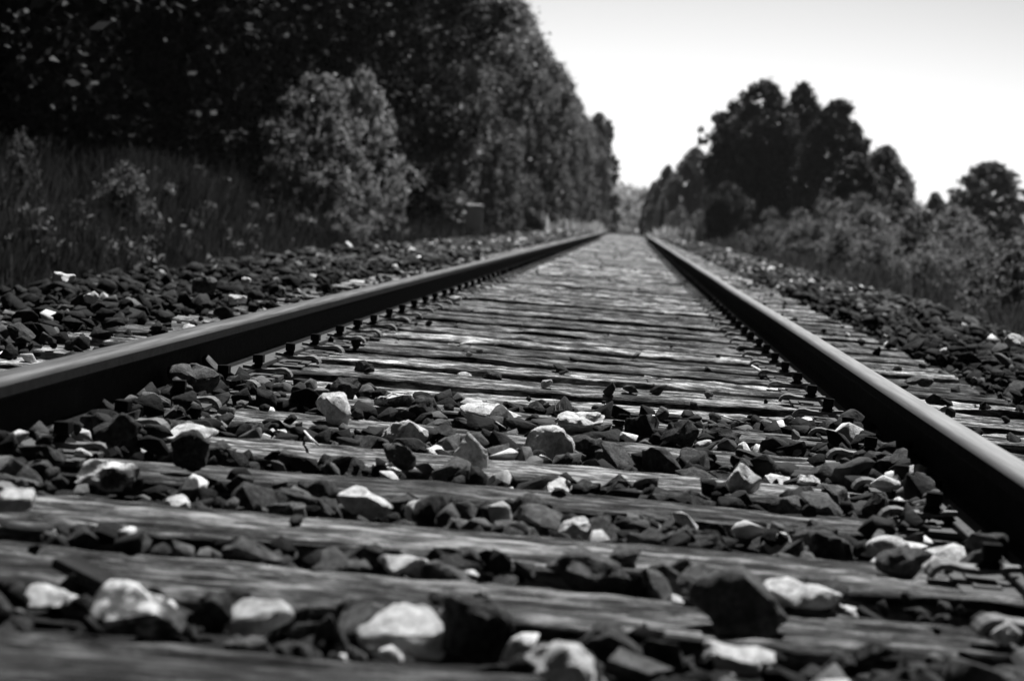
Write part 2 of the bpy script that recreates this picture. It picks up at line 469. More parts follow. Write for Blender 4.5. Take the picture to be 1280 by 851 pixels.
low_v = [tri_arrays(rock_bm(500+k, 8+k % 3, 0)) for k in range(14)]

def tone_pick(r, pale=.02, grey=.16):
    u = r.random()
    return 'pale' if u < pale else 'grey' if u < pale+grey else 'dark'
TONEV = {'dark': (.003, .026), 'grey': (.04, .13), 'pale': (.4, .75)}
stones = []                                     # (x, y, z, size, tone)
rk = random.Random(11)
def on_tie(y, m=0.0):
    for a, b in sleepers[:44]:
        if a+m < y < b-m: return True
    return False
def in_view(x, y, z, m=60):
    p = proj(x, y, z)
    return p is not None and -m < p[0] < PW+m and -m < p[1] < PH+m
# between the rails, near
for _ in range(int(900*5.2*1.5)):
    y = rk.uniform(1.3, 6.5); x = rk.uniform(RL+.03, RR-.03)
    edge = min(x-RL, RR-x)
    s = min(.085, max(.018, rk.lognormvariate(math.log(.046), .42)))
    t = on_tie(y, -.01) if rk.random() < .5 else on_tie(y, s*.38)
    if not t and on_tie(y): continue
    pile = max(0, 1-edge/.22)*(1 if y < 4.75 else 0)
    if y > 4.95:
        if t and rk.random() > .02: continue
        if not t and rk.random() > .6: continue
        s *= .7
    elif t and s > .036+pile*.1 and rk.random() > .12: continue
    elif t and rk.random() > (.03 if y < 4.0 else .08)+pile*.9: continue
    if y < 4.95 and edge < .07 and pile == 0: continue
    if t: z = TIE_TOP+s*.14+pile*rk.uniform(0, .03)
    else: z = (-.148 if y < 4.95 else -.190)+rk.uniform(-.01, .028 if y < 4.95 else .004)+pile*rk.uniform(0, .07 if x < TC else .045)
    if edge < .07: z = min(z, -.085 if x < TC else -.10)
    stones.append((x, y, z, s, tone_pick(rk, .05, .26)))
# between the rails, far
for _ in range(7000):
    y = 6.5+(60-6.5)*rk.random()**1.6; x = rk.uniform(RL+.08, RR-.08)
    t = on_tie(y) if y < 17 else rk.random() < .5
    if t and rk.random() > .03: continue
    s = (rk.uniform(.014, .032) if t else rk.uniform(.02, .05)) if y < 20 else rk.uniform(.02, .05)
    stones.append((x, y, (TIE_TOP+s*.2 if t else -.19+rk.uniform(-.01, .01)), s, tone_pick(rk, .05, .3)))
# shoulders
def shoulder(n, y0, y1, s0, s1, pw_=1.0):
    for _ in range(n):
        y = y0+(y1-y0)*rk.random()**pw_
        side = -1 if rk.random() < .5 else 1
        lim = (.29 if side < 0 else .18)*y+.9
        a = rk.uniform(.83, 3.3); x = TC+side*a
        if abs(x) > lim: continue
        t = on_tie(y) if y < 22 else False
        if a < 1.31 and t and rk.random() > (.7 if side < 0 else .15): continue
        if a < 1.31 and y > 22 and rk.random() > .5: continue
        if a > 2.9 and rk.random() > .5: continue
        if a < .86: continue
        s = min(s1*1.6, rk.lognormvariate(math.log((s0+s1)/2), .32))*(1 if a > 1.4 else .6)
        h = bed(x, y) if not (a < 1.31 and t) else TIE_TOP
        stones.append((x, y, h+s*.12+rk.uniform(-.015, .04 if a > 1.35 else .005)+dip(y), s, tone_pick(rk, .012 if y < 18 else .05, .10 if y < 14 else .3 if y < 22 else .5)))
shoulder(15000, 2.2, 15, .042, .092, 1.2)
shoulder(22000, 15, 42, .055, .105, 1.3)
shoulder(14000, 42, 100, .08, .14, 1.2)

# stones singled out: pixel of the base centre, width in pixels, tone, level, flatness, label
HERO = [
 (583, 592, 50, 'pale', -.121, 1.15, 'upright pale block with a dark front face, standing on the fifth sleeper'),
 (502, 559, 56, 'pale', -.128, .70, 'pale wedge stone with a steep white right side, left of the upright block'),
 (688, 574, 64, 'pale', -.128, .72, 'pale angular stone with a folded white top, right of the upright block'),
 (927, 622, 46, 'pale', -.121, 1.0, 'pale leaning block standing alone near the right rail'),
 (489, 519, 50, 'mixed', -.128, .65, 'round white topped stone beside dark stones near the left clips'),
 (414, 530, 54, 'pale', -.135, .75, 'speckled grey stone with a pale peak, left of the white topped stone'),
 (235, 490, 66, 'grey', -.110, .60, 'large rounded pale grey stone resting against the left rail'),
 (431, 502, 40, 'dark', -.121, .8, 'dark rounded stone behind the speckled grey stone'),
 (452, 470, 26, 'dark', -.118, .9, 'small dark lump sitting alone on a clean sleeper by the left clips'),
 (535, 526, 46, 'dark', -.128, .7, 'dark cracked stone right of the white topped stone'),
 (612, 530, 88, 'pale', -.121, .34, 'wide flat pale stone lying on a sleeper, undercut at its right'),
 (724, 543, 66, 'pale', -.125, .45, 'flat stone with a white right tip behind the folded top stone'),
 (731, 571, 46, 'dark', -.125, .6, 'dark tilted slab leaning right of the folded top stone'),
 (762, 580, 46, 'grey', -.125, .5, 'mottled grey stone low behind the sleeper, right of the tilted slab'),
 (803, 548, 46, 'dark', -.121, .8, 'dark peaked stone in the cluster right of centre'),
 (846, 556, 48, 'dark', -.121, .75, 'dark round topped stone at the right of the peaked stone'),
 (898, 556, 58, 'dark', -.121, .5, 'long low dark stone in front of the right hand cluster'),
 (1010, 603, 30, 'pale', -.121, .4, 'small white chip between the leaning block and the right rail'),
 (495, 590, 44, 'grey', -.125, .9, 'grey triangular stone standing on the fifth sleeper'),
 (452, 648, 72, 'pale', -.135, .55, 'pale ridged stone between the third and fourth sleepers, left of centre'),
 (723, 671, 44, 'pale', -.130, .6, 'small white topped stone between the third and fourth sleepers, right of centre'),
 (735, 735, 110, 'grey', -.135, .45, 'large long grey stone between the second and third sleepers'),
 (122, 612, 78, 'mixed', -.110, .45, 'white capped dark stone near the left rail, beside the black sleeper end'),
 (136, 556, 66, 'dark', -.100, .7, 'black squarish stone with a pale rim against the left rail'),
 (236, 589, 50, 'dark', -.115, 1.1, 'black pointed stone at the left end of the fourth sleeper'),
 (232, 553, 76, 'pale', -.118, .28, 'thin flat white stone at the left end of the fifth sleeper'),
 (14, 640, 50, 'pale', -.100, .6, 'white stone cut by the left edge of the photo'),
 (74, 674, 26, 'pale', -.110, .7, 'small white stone near the left edge, above the second sleeper'),
 (160, 798, 128, 'mixed', -.135, .5, 'large pale topped stone beyond the nearest sleeper, lower left'),
 (62, 760, 80, 'pale', -.125, .35, 'pale flat stone at the lower left corner, left of the large one'),
 (315, 792, 88, 'pale', -.150, .5, 'pale stone with a long white top, right of the large lower left one'),
 (500, 812, 116, 'pale', -.140, .38, 'broad white flat stone touching the dark round one near the bottom'),
 (583, 828, 96, 'dark', -.125, .95, 'dark smooth round stone at the bottom, right of the broad white one'),
 (697, 872, 94, 'pale', -.130, .8, 'pale stone with a bright ridge cut by the bottom edge, centre'),
 (925, 805, 128, 'grey', -.110, .75, 'biggest dark block with a bright ragged rim, lower right'),
 (1005, 762, 110, 'pale', -.130, .35, 'long white stone sticking out behind the biggest dark block'),
 (918, 838, 92, 'pale', -.150, .35, 'low white stone in front of the biggest dark block'),
 (878, 748, 74, 'grey', -.125, .6, 'grey rounded stone left of and behind the biggest dark block'),
 (1135, 722, 70, 'grey', -.115, .6, 'grey hollow faced stone on the right end of the second sleeper'),
 (1118, 697, 84, 'pale', -.115, .35, 'flat pale stone close to the foot of the right rail'),
 (1180, 712, 76, 'pale', -.110, .38, 'curved pale stone beside the flat one near the right rail'),
 (1258, 806, 38, 'pale', -.12, .9, 'small white stone near the lower right corner'),
 (75, 353, 30, 'pale', -.04, .5, 'white slab shaped stone on top of the left ballast heap'),
 (112, 378, 20, 'pale', -.06, .8, 'narrow white stone leaning on the left ballast heap'),
 (307, 356, 14, 'pale', -.06, .8, 'small bright white stone on the left ballast near the rail'),
 (298, 381, 24, 'pale', -.10, .6, 'pale stone close behind the left rail head'),
 (255, 368, 30, 'grey', -.08, .8, 'mottled pale stone on the left ballast between two white ones'),
 (1150, 482, 36, 'grey', -.12, .35, 'pale arched flat stone just outside the right rail'),
 (1268, 432, 26, 'pale', -.06, .6, 'pale stone on the right ballast at the edge of the photo'),
 (578, 477, 24, 'pale', -.118, .5, 'small white stone on the eighth sleeper, left of centre'),
 (725, 479, 36, 'pale', -.118, .25, 'thin flat white stone lying on a sleeper in the middle distance'),
 (568, 377, 14, 'pale', -.115, .6, 'tiny white stone beside the far left clips'),
 (614, 480, 26, 'dark', -.118, .7, 'small black pointed stone right of the small white one'),
 (678, 338, 12, 'pale', -.118, .5, 'tiny pale stone far along the middle of the track'),
]
used_px = []
for k, (px, py, wpx, tone, lvl, flat, lab) in enumerate(HERO):
    if lvl < -.101 and RL < at(px, py, lvl).x < RR:
        edge = min(at(px, py, -.121).x-RL, RR-at(px, py, -.121).x); extra = .02*max(0, 1-edge/.25)
        q_ = at(px, py, TIE_TOP); s_ = wpx*q_.y/FPX
        lvl = TIE_TOP-.004+extra if on_tie(q_.y+s_*.3, min(.05, s_*.2)) else -.138+extra
    p = at(px, py, lvl); s = 1.0*wpx*math.hypot(p.x, p.y)/FPX
    bm = rock_bm(900+k*3, 15, .02, (flat*.9, flat))
    bmesh.ops.triangulate(bm, faces=bm.faces); bmesh.ops.subdivide_edges(bm, edges=bm.edges, cuts=3, use_grid_fill=True)
    for v in bm.verts:
        d = noise.noise(v.co*2.7+Vector((k*5.1, 0, 0)))*.14+abs(noise.noise(v.co*6+Vector((0, k*3.3, 0))))*-.06+noise.noise(v.co*11)*.02+noise.noise(v.co*24)*.007
        v.co += v.co.normalized()*d
    co = np.array([v.co[:] for v in bm.verts]); ext = co.max(0)-co.min(0)
    for v in bm.verts: v.co = Vector((v.co.x/ext[0], v.co.y/ext[1]*.8, v.co.z/ext[2]*flat))
    co = np.array([v.co[:] for v in bm.verts]); zmin = co[:, 2].min(); wx = co[:, 0].max()-co[:, 0].min(); hz = co[:, 2].max()-zmin
    sc = s/wx
    me = bm_mesh(bm, 'stone', True)
    try: me.set_sharp_from_angle(angle=R(34))
    except Exception: pass
    me.materials.append(M[tone])
    o = link('ballast_stone', me); o.scale = (sc, sc, sc)
    o.location = (p.x, p.y+s*.3, lvl-zmin*sc-.004)
    o.rotation_euler = (rk.uniform(.12, .45), rk.uniform(-.15, .15), rk.uniform(-.3, .3))    # propped up at the back
    tag(o, lab, 'stone', 'loose ballast stones')
    used_px.append((p.x, p.y+s*.3, s))

# remove random stones that stand where the singled-out ones are
keep = []
for st in stones:
    if any((st[0]-a)**2+(st[1]-b)**2 < (s*.42+st[3]*.3)**2 for a, b, s in used_px) : continue
    if st[1] < 3.2 and any(abs(st[0]-a) < s*.55 and b-.45 < st[1] < b and st[2]+st[3]*.4 > -.12 for a, b, s in used_px) and st[3] > .03: continue
    keep.append(st)
stones = keep
# the ones that show largest become objects of their own
def show(st):
    x, y, z, s, t = st
    if not in_view(x, y, z, 10): return 0
    return s/y
order = sorted(range(len(stones)), key=lambda i: -show(stones[i]))
NIND = 240
ind = set(i for i in order[:NIND] if show(stones[i]) > 0)
byplace = {}
for i in ind:
    x, y, z, s, t = stones[i]
    if x < RL: key = ('left', 0)
    elif x > RR: key = ('right', 0)
    else:
        nb = sum(1 for a, b in sleepers if a < y and a > 1.7); on = any(a < y < b for a, b in sleepers)
        key = ('on' if on else 'gap', nb)
    byplace.setdefault((key, t), []).append(i)
shp = {'dark': 'dark', 'grey': 'grey', 'pale': 'pale'}
for (key, t), ids in byplace.items():
    if key[0] in ('left', 'right'): ids.sort(key=lambda i: stones[i][1])
    else: ids.sort(key=lambda i: stones[i][0])
    for r_, i in enumerate(ids):
        x, y, z, s, _ = stones[i]
        o = link('ballast_stone', stone_mesh(rk.randrange(26), t)); o.scale = (s*1.15,)*3; o.location = (x, y, z)
        o.rotation_euler = (rk.uniform(-.4, .4), rk.uniform(-.4, .4), rk.uniform(0, 6.28))
        if key[0] == 'left': lab = '%s stone outside the left rail, %s nearest to the camera there' % (shp[t], ordinal(r_+1))
        elif key[0] == 'right': lab = '%s stone outside the right rail, %s nearest to the camera there' % (shp[t], ordinal(r_+1))
        elif key[1] == 0: lab = '%s stone in front of the nearest sleeper, %s from the left' % (shp[t], ordinal(r_+1))
        elif key[0] == 'on': lab = '%s stone lying on the %s sleeper from the camera, %s from left' % (shp[t], ordinal(key[1]), ordinal(r_+1))
        else: lab = '%s stone in the gap behind the %s sleeper from camera, %s from left' % (shp[t], ordinal(key[1]), ordinal(r_+1))
        tag(o, lab, 'stone', 'loose ballast stones')
# all the others: one mass
def merge(sel, variants, name, obname, label):
    Vs, Fs, Ts = [], [], []; base = 0
    for i in sel:
        x, y, z, s, t = stones[i]
        V, F = variants[rk.randrange(len(variants))]
        e = Matrix.Rotation(rk.uniform(0, 6.28), 3, 'Z') @ Matrix.Rotation(rk.uniform(-.7, .7), 3, 'X') @ Matrix.Rotation(rk.uniform(-.7, .7), 3, 'Y')
        A = (np.array(e, dtype=np.float32)*s*1.15) @ np.diag([rk.uniform(.9, 1.3), rk.uniform(.8, 1.1), rk.uniform(.62, 1.1)]).astype(np.float32)
        Vs.append(V @ A.T+np.array((x, y, z), dtype=np.float32)); Fs.append(F+base); base += len(V)
        lo, hi = TONEV[t]; Ts.append(np.full(len(F), rk.uniform(lo, hi)))
    return np.concatenate(Vs), np.concatenate(Fs), np.concatenate(Ts)
near_i = [i for i in range(len(stones)) if i not in ind and stones[i][1] < 11]
far_i = [i for i in range(len(stones)) if i not in ind and stones[i][1] >= 11]
a = merge(near_i, med_v, '', '', ''); b = merge(far_i, low_v, '', '', '')
Vm = np.concatenate([a[0], b[0]]); Fm = np.concatenate([a[1], b[1]+len(a[0])]); Tm = np.concatenate([a[2], b[2]])
bo = link('ballast', np_mesh('ballast', Vm, Fm, tone=Tm), M['ballast'])
tag(bo, 'dark crushed stone ballast filling the track bed and both shoulders', 'ballast', kind='stuff')
print('stones', len(stones), 'tris', len(Fm))

# ------------------------------------------------------------------ vegetation
def leaf_cloud(centres, radii, counts, size, rng, droop=0.0, squash=.8, aspect=1.5):
    N = int(sum(counts)); C = np.repeat(centres, counts, axis=0); Rr = np.repeat(radii, counts)
    d = rng.normal(size=(N, 3)); d /= np.linalg.norm(d, axis=1, keepdims=True)
    r = np.minimum(1.7, np.abs(rng.normal(size=N))*.52+.12)
    P = C+d*(r*Rr)[:, None]*np.array((1, 1, squash)); P[:, 2] -= droop*r*Rr
    n = rng.normal(size=(N, 3)); n[:, 2] += .6; n /= np.linalg.norm(n, axis=1, keepdims=True)
    t = np.cross(n, rng.normal(size=(N, 3))); t /= np.linalg.norm(t, axis=1, keepdims=True)
    u = np.cross(n, t); s = size*(.6+.8*rng.random(N))[:, None]
    a = P-t*s*aspect/2; b = P+u*s/2; c = P+t*s*aspect/2; e = P-u*s/2
    V = np.stack([a, b, c, e], axis=1).reshape(-1, 3); F = np.arange(N*4).reshape(-1, 4)
    return V, F
def crown_mesh(seed, rx, z0, z1, ncl, nleaf, size, shape='round', clump=.3):
    rng = np.random.default_rng(seed); H = z1-z0; cs = []; rs_ = []
    lobes = [(rng.uniform(0, 6.28), rng.uniform(.15, .9), rng.uniform(.25, .5)) for _ in range(7)]
    while len(cs) < ncl:
        h = rng.random(); a = rng.uniform(0, 6.28)
        prof = math.sin(math.pi*min(1, (h*.86+.14)))**.55 if shape == 'round' else (1-h)**.5*(.6+.4*math.sin(min(1, h*5)*1.57)) if shape == 'cone' else (1-h**3)**.5
        if shape == 'dome': prof = (max(0.0, 1-((h-.48)/.54)**2))**.5
        lob = 1+sum(k*math.exp(-((h-hh)/.18)**2)*max(0, math.cos(a-aa))**2 for aa, hh, k in lobes)*.7-.18
        q = rng.random()**.42
        cs.append((math.cos(a)*rx*prof*lob*q, math.sin(a)*rx*prof*lob*q, z0+H*h)); rs_.append(rx*clump*rng.uniform(.35, 1.3)*(.6+.4*prof))
    cs = np.array(cs); rs_ = np.array(rs_)
    cnt = np.maximum(8, (nleaf*rs_**1.5/np.mean(rs_**1.5)).astype(int))
    V, F = leaf_cloud(cs, rs_, cnt, size, rng)
    # a few sprays poking out of the outline
    return np_mesh('crown', V, F), cs
def tube(bm, pts, rad, seg=7):
    prev = None
    for i, p in enumerate(pts):
        a = pts[max(0, i-1)]; b = pts[min(len(pts)-1, i+1)]; t = (b-a).normalized()
        u = t.cross(Vector((.3, 1, .1))).normalized(); v = t.cross(u)
        ring = [bm.verts.new(p+(u*math.cos(k*2*math.pi/seg)+v*math.sin(k*2*math.pi/seg))*rad[i]) for k in range(seg)]
        if prev:
            for k in range(seg): bm.faces.new((prev[k], prev[(k+1) % seg], ring[(k+1) % seg], ring[k]))
        else: bm.faces.new(ring[::-1])
        prev = ring
    bm.faces.new(prev)
def trunk_mesh(seed, h, r0, cs):
    r = random.Random(seed); bm = bmesh.new()
    pts = [Vector((.06*h*.1*math.sin(k*1.3+seed), .05*h*.1*math.cos(k*1.7+seed), -.25+(h+.25)*k/7)) for k in range(8)]
    tube(bm, pts, [r0*(1.25 if k == 0 else 1)*(1-.11*k) for k in range(8)], 9)
    idx = [r.randrange(len(cs)) for _ in range(14)]
    for i in idx:
        e = Vector(cs[i]); k = max(1, min(6, int(e.z/h*7*.7))); s = pts[k]
        m = s.lerp(e, .5)+Vector((0, 0, .08*(e-s).length))
        tube(bm, [s, m, e], [r0*.38, r0*.22, r0*.06], 5)
    return bm_mesh(bm, 'trunk', True)
protos = {}
def proto(kind, k):
    key = (kind, k)
    if key in protos: return protos[key]
    sd = hash_(kind)*31+k*7
    if kind == 'tall':   c, cs = crown_mesh(sd, 2.6, .2, 11.0, 230, 270, .085, 'round', .22); t = trunk_mesh(sd, 9.0, .17, cs)
    elif kind == 'column': c, cs = crown_mesh(sd, 1.25, .2, 11.0, 300, 130, .13, 'column', .30); t = trunk_mesh(sd, 9.5, .14, cs)
    elif kind == 'oak':  c, cs = crown_mesh(sd, 2.2, .3, 6.4, 640, 150, .085, 'round', .155); t = trunk_mesh(sd, 5.0, .16, cs)
    elif kind == 'dome': c, cs = crown_mesh(sd, 2.35, .0, 6.6, 620, 150, .085, 'dome', .15); t = trunk_mesh(sd, 4.0, .16, cs)
    elif kind == 'bush': c, cs = crown_mesh(sd, 1.0, 0, 1.8, 60, 240, .034, 'round', .26); t = trunk_mesh(sd, 1.3, .035, cs)
    elif kind == 'cedar': c, cs = crown_mesh(sd, 1.4, .1, 4.2, 260, 190, .034, 'cone', .13); t = trunk_mesh(sd, 3.8, .07, cs)
    elif kind == 'broad': c, cs = crown_mesh(sd, 1.5, 0, 3.8, 190, 110, .07, 'dome', .19); t = trunk_mesh(sd, 3.0, .06, cs)
    protos[key] = (c, t); return protos[key]
def hash_(s): return sum(ord(ch)*(i+1) for i, ch in enumerate(s)) % 997
matd = {}
def mesh_with(me, mat):
    key = (me.name, mat)
    if key not in matd:
        m2 = me.copy(); m2.materials.clear(); m2.materials.append(M[mat]); matd[key] = m2
    return matd[key]
nrot = random.Random(3)
def plant(name, kind, k, x, y, scale, mat, label, cat, group, sx=1.0, z=None, rot=None):
    c, t = proto(kind, k)
    e = bpy.data.objects.new(name, None); COL.objects.link(e); e.empty_display_size = .3
    e.location = (x, y, (gnd(x, y) if z is None else z)-.02); e.rotation_euler = (0, 0, nrot.uniform(0, 6.28) if rot is None else rot)
    e.scale = (scale*sx, scale*sx, scale)
    link('trunk', mesh_with(t, 'bark'), parent=e); link('crown' if name.endswith('tree') else 'foliage', mesh_with(c, mat), parent=e)
    tag(e, label, cat, group); return e
# the wall of trees on the left: (x, y, kind, scale, widen, material)
LW = [(-6.6, 15, 'tall', 1.0), (-8.2, 19, 'tall', 1.05), (-7.4, 23.5, 'tall', .95), (-9.2, 27, 'tall', 1.1), (-7.6, 31, 'tall', 1.0), (-9.4, 35, 'tall', 1.1),
      (-8.0, 40, 'tall', 1.0), (-8.4, 46, 'tall', 1.1), (-7.3, 52, 'tall', 1.0), (-6.9, 59, 'tall', 1.0), (-6.9, 66, 'tall', 1.02), (-7.0, 74, 'tall', 1.0), (-6.9, 82, 'tall', 1.03),
      (-6.9, 91, 'tall', 1.04), (-7.0, 101, 'tall', 1.05), (-7.0, 112, 'tall', 1.1), (-7.0, 124, 'tall', 1.1), (-7.0, 137, 'tall', 1.15), (-7.1, 151, 'tall', 1.2),
      (-7.3, 167, 'tall', 1.29), (-7.4, 185, 'tall', 1.38), (-7.5, 205, 'tall', 1.47), (-7.6, 228, 'tall', 1.50)]
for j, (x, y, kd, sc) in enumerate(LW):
    plant('broadleaf_tree', kd, j % 4, x, y, sc, 'leaf_dark' if y < 62 else 'leaf_mid',  # deep shade of the near wood, light on the far, put into leaf colour
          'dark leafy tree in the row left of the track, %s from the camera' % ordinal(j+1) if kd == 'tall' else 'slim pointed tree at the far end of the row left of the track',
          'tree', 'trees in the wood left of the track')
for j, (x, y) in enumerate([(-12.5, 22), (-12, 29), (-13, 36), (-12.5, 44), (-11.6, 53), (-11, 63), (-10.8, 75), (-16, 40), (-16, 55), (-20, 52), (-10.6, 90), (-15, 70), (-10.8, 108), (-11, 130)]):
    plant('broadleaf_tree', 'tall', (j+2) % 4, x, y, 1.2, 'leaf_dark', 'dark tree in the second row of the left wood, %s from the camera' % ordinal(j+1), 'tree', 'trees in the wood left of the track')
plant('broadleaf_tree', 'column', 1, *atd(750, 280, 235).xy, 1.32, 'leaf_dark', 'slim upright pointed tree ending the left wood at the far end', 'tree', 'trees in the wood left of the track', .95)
plant('broadleaf_tree', 'column', 0, *atd(738, 280, 215).xy, 1.25, 'leaf_mid', 'tall narrow tree next to the slim pointed one ending the left wood', 'tree', 'trees in the wood left of the track', 1.2)
# shrubs and saplings along the foot of the wall; leaf colour carries their sunlight
def ptree(px, py_base, py_top, dist, name, kind, k, mat, label, cat, group, hgt, wpx=None, rad=1.0):
    b = atd(px, py_base, dist); t = atd(px, py_top, dist); zg = gnd(b.x, b.y)
    sc = (t.z-zg)/hgt
    sx = 1.0 if wpx is None else (wpx*dist/FPX/2)/(rad*sc)
    return plant(name, kind, k, b.x, b.y, sc, mat, label, cat, group, sx)
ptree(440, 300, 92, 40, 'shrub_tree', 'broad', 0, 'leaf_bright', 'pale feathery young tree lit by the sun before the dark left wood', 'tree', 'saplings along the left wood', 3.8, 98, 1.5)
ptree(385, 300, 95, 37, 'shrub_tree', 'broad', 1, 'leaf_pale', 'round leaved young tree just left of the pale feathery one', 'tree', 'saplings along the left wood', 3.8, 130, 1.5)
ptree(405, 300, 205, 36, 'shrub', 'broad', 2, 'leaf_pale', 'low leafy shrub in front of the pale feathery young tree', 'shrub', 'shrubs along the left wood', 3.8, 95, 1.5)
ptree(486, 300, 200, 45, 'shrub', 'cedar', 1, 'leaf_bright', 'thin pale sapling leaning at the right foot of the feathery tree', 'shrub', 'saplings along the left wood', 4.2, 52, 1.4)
LSH = [(612, 296, 150, 80, 'broad', 'leaf_mid', 80), (650, 294, 60, 88, 'broad', 'leaf_mid', 110), (668, 294, 160, 96, 'cedar', 'leaf_pale', 60), (690, 292, 130, 112, 'broad', 'leaf_mid', 70),
       (700, 290, 215, 108, 'cedar', 'leaf_pale', 60), (720, 290, 170, 140, 'broad', 'leaf_pale', 50), (735, 288, 220, 150, 'cedar', 'leaf_pale', 40), (636, 294, 235, 82, 'cedar', 'leaf_pale', 50),
       (745, 287, 200, 190, 'broad', 'leaf_mid', 30), (548, 296, 215, 78, 'broad', 'leaf_dark', 50)]
for j, (px, pb, pt, ds, kd, mt, wp) in enumerate(LSH):
    ptree(px, pb, pt, ds, 'shrub', kd, j % 3, mt, '%s shrub at the foot of the left wood, %s along it beyond the cabinet' % ('pale' if mt == 'leaf_pale' else 'leafy', ordinal(j+1)),
          'shrub', 'shrubs along the left wood', 4.2 if kd == 'cedar' else 3.8, wp, 1.4 if kd == 'cedar' else 1.5)
ptree(20, 330, 168, 17.5, 'shrub', 'bush', 0, 'leaf_mid', 'leafy weed bush at the left edge of the photo above the grass', 'shrub', 'bushes in the left grass', 1.8, 70, 1.0)
ptree(150, 330, 205, 20, 'shrub', 'bush', 1, 'leaf_mid', 'thin weedy bush in the tall grass on the left', 'shrub', 'bushes in the left grass', 1.8, 110, 1.0)
ptree(215, 330, 225, 22, 'shrub', 'bush', 2, 'leaf_dark', 'dark weedy bush where the left tall grass ends', 'shrub', 'bushes in the left grass', 1.8, 90, 1.0)

# trees on the right: px, base, top, distance, width
RT = [(940, 94, 100, 136, 'oak', 'leaf_right', 'tallest dark tree right of the track'), (1035, 120, 98, 124, 'oak', 'leaf_right', 'second tallest dark tree, joined to the right of the tallest'),
      (988, 100, 104, 96, 'oak', 'leaf_right', 'narrow dark tree top between the two tallest right hand trees'),
      (1098, 180, 88, 112, 'oak', 'leaf_mid', 'loose shorter tree right of the two tallest'), (1233, 205, 120, 128, 'dome', 'leaf_right', 'round black tree standing apart at the right edge'),
      (1165, 238, 110, 50, 'oak', 'leaf_mid', 'small thin tree left of the round black one'),
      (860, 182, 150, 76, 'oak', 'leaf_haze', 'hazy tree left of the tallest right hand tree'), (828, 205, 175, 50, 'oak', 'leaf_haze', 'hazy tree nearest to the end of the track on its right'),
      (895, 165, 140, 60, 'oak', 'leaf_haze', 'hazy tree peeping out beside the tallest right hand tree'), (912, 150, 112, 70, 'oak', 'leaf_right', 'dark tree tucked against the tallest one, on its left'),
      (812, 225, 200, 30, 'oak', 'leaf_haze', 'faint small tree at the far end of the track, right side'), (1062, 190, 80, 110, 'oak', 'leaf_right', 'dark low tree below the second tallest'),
      (905, 225, 95, 70, 'oak', 'leaf_right', 'black low tree under the tallest one, near the ballast')]
for j, (px, pt, ds, wp, kd, mt, lab) in enumerate(RT):
    ptree(px, 300, pt, ds, 'broadleaf_tree', kd, j % 4, mt, lab, 'tree', 'trees right of the track', 6.6, wp, 2.65)
# shrubs on the right
rsb = random.Random(21); nsh = 0
RS = [(960, 262, 62, 60), (1000, 262, 56, 70), (1040, 250, 50, 90), (1085, 262, 46, 90), (1120, 235, 52, 90), (1150, 262, 38, 90), (1195, 262, 44, 90), (1215, 280, 30, 110), (1272, 285, 28, 90),
      (1100, 290, 34, 90), (1160, 300, 27, 90), (1240, 320, 22, 90), (1050, 285, 42, 70), (1000, 285, 50, 60), (1180, 270, 60, 90), (1130, 262, 70, 90), (1190, 258, 70, 80),
      (870, 262, 95, 40), (845, 258, 110, 34), (825, 250, 130, 30), (1275, 300, 20, 90), (1070, 240, 64, 90)]
for j, (px, pt, ds, wp) in enumerate(sorted(RS)):
    mt = ['leaf_mid', 'leaf_pale', 'leaf_pale', 'leaf_mid'][j % 4]
    ptree(px, 310, pt, ds, 'shrub', ['bush', 'broad', 'bush', 'cedar'][j % 4] if ds < 60 else 'bush', j % 3, mt, '%s shrub in the thicket right of the track, %s from the left' % ({'leaf_mid': 'leafy', 'leaf_pale': 'pale', 'leaf_dark': 'dark'}[mt], ordinal(j+1)),
          'shrub', 'shrubs in the thicket right of the track', {'bush': 1.8, 'broad': 3.8, 'cedar': 4.2}[['bush', 'broad', 'bush', 'cedar'][j % 4] if ds < 60 else 'bush'], wp,
          {'bush': 1.0, 'broad': 1.5, 'cedar': 1.4}[['bush', 'broad', 'bush', 'cedar'][j % 4] if ds < 60 else 'bush'])
# bare stemmed sapling at the right
def sapling():
    b = at(1228, 398, -.5); d = b.y
    bm = bmesh.new(); q = d/FPX
    def P(px, py): return atd(px, py, d)-b
    tube(bm, [Vector((0, 0, -.05)), P(1231, 375), P(1240, 350), P(1252, 328), P(1266, 310)], [.016, .014, .011, .008, .004], 6)
    tube(bm, [Vector((.0, 0, -.05)), P(1231, 372), P(1229, 350), P(1222, 330)], [.011, .010, .007, .003], 6)
    tube(bm, [P(1240, 350), P(1255, 345), P(1270, 335)], [.008, .005, .003], 5)
    e = bpy.data.objects.new('sapling', None); COL.objects.link(e); e.location = b
    link('trunk', bm_mesh(bm, 'trunk', True), M['bark'], e)
    rng = np.random.default_rng(4)
    cs = np.array([P(a_, b_)[:] for a_, b_ in ((1266, 310), (1275, 318), (1255, 322), (1222, 330), (1270, 335), (1250, 335), (1212, 326), (1240, 318))])
    V, F = leaf_cloud(cs, np.full(len(cs), .16), [60]*len(cs), .05, rng)
    link('foliage', np_mesh('foliage', V, F), M['leaf_mid'], e)
    tag(e, 'bare stemmed curved sapling among the shrubs near the right edge', 'sapling')
sapling()

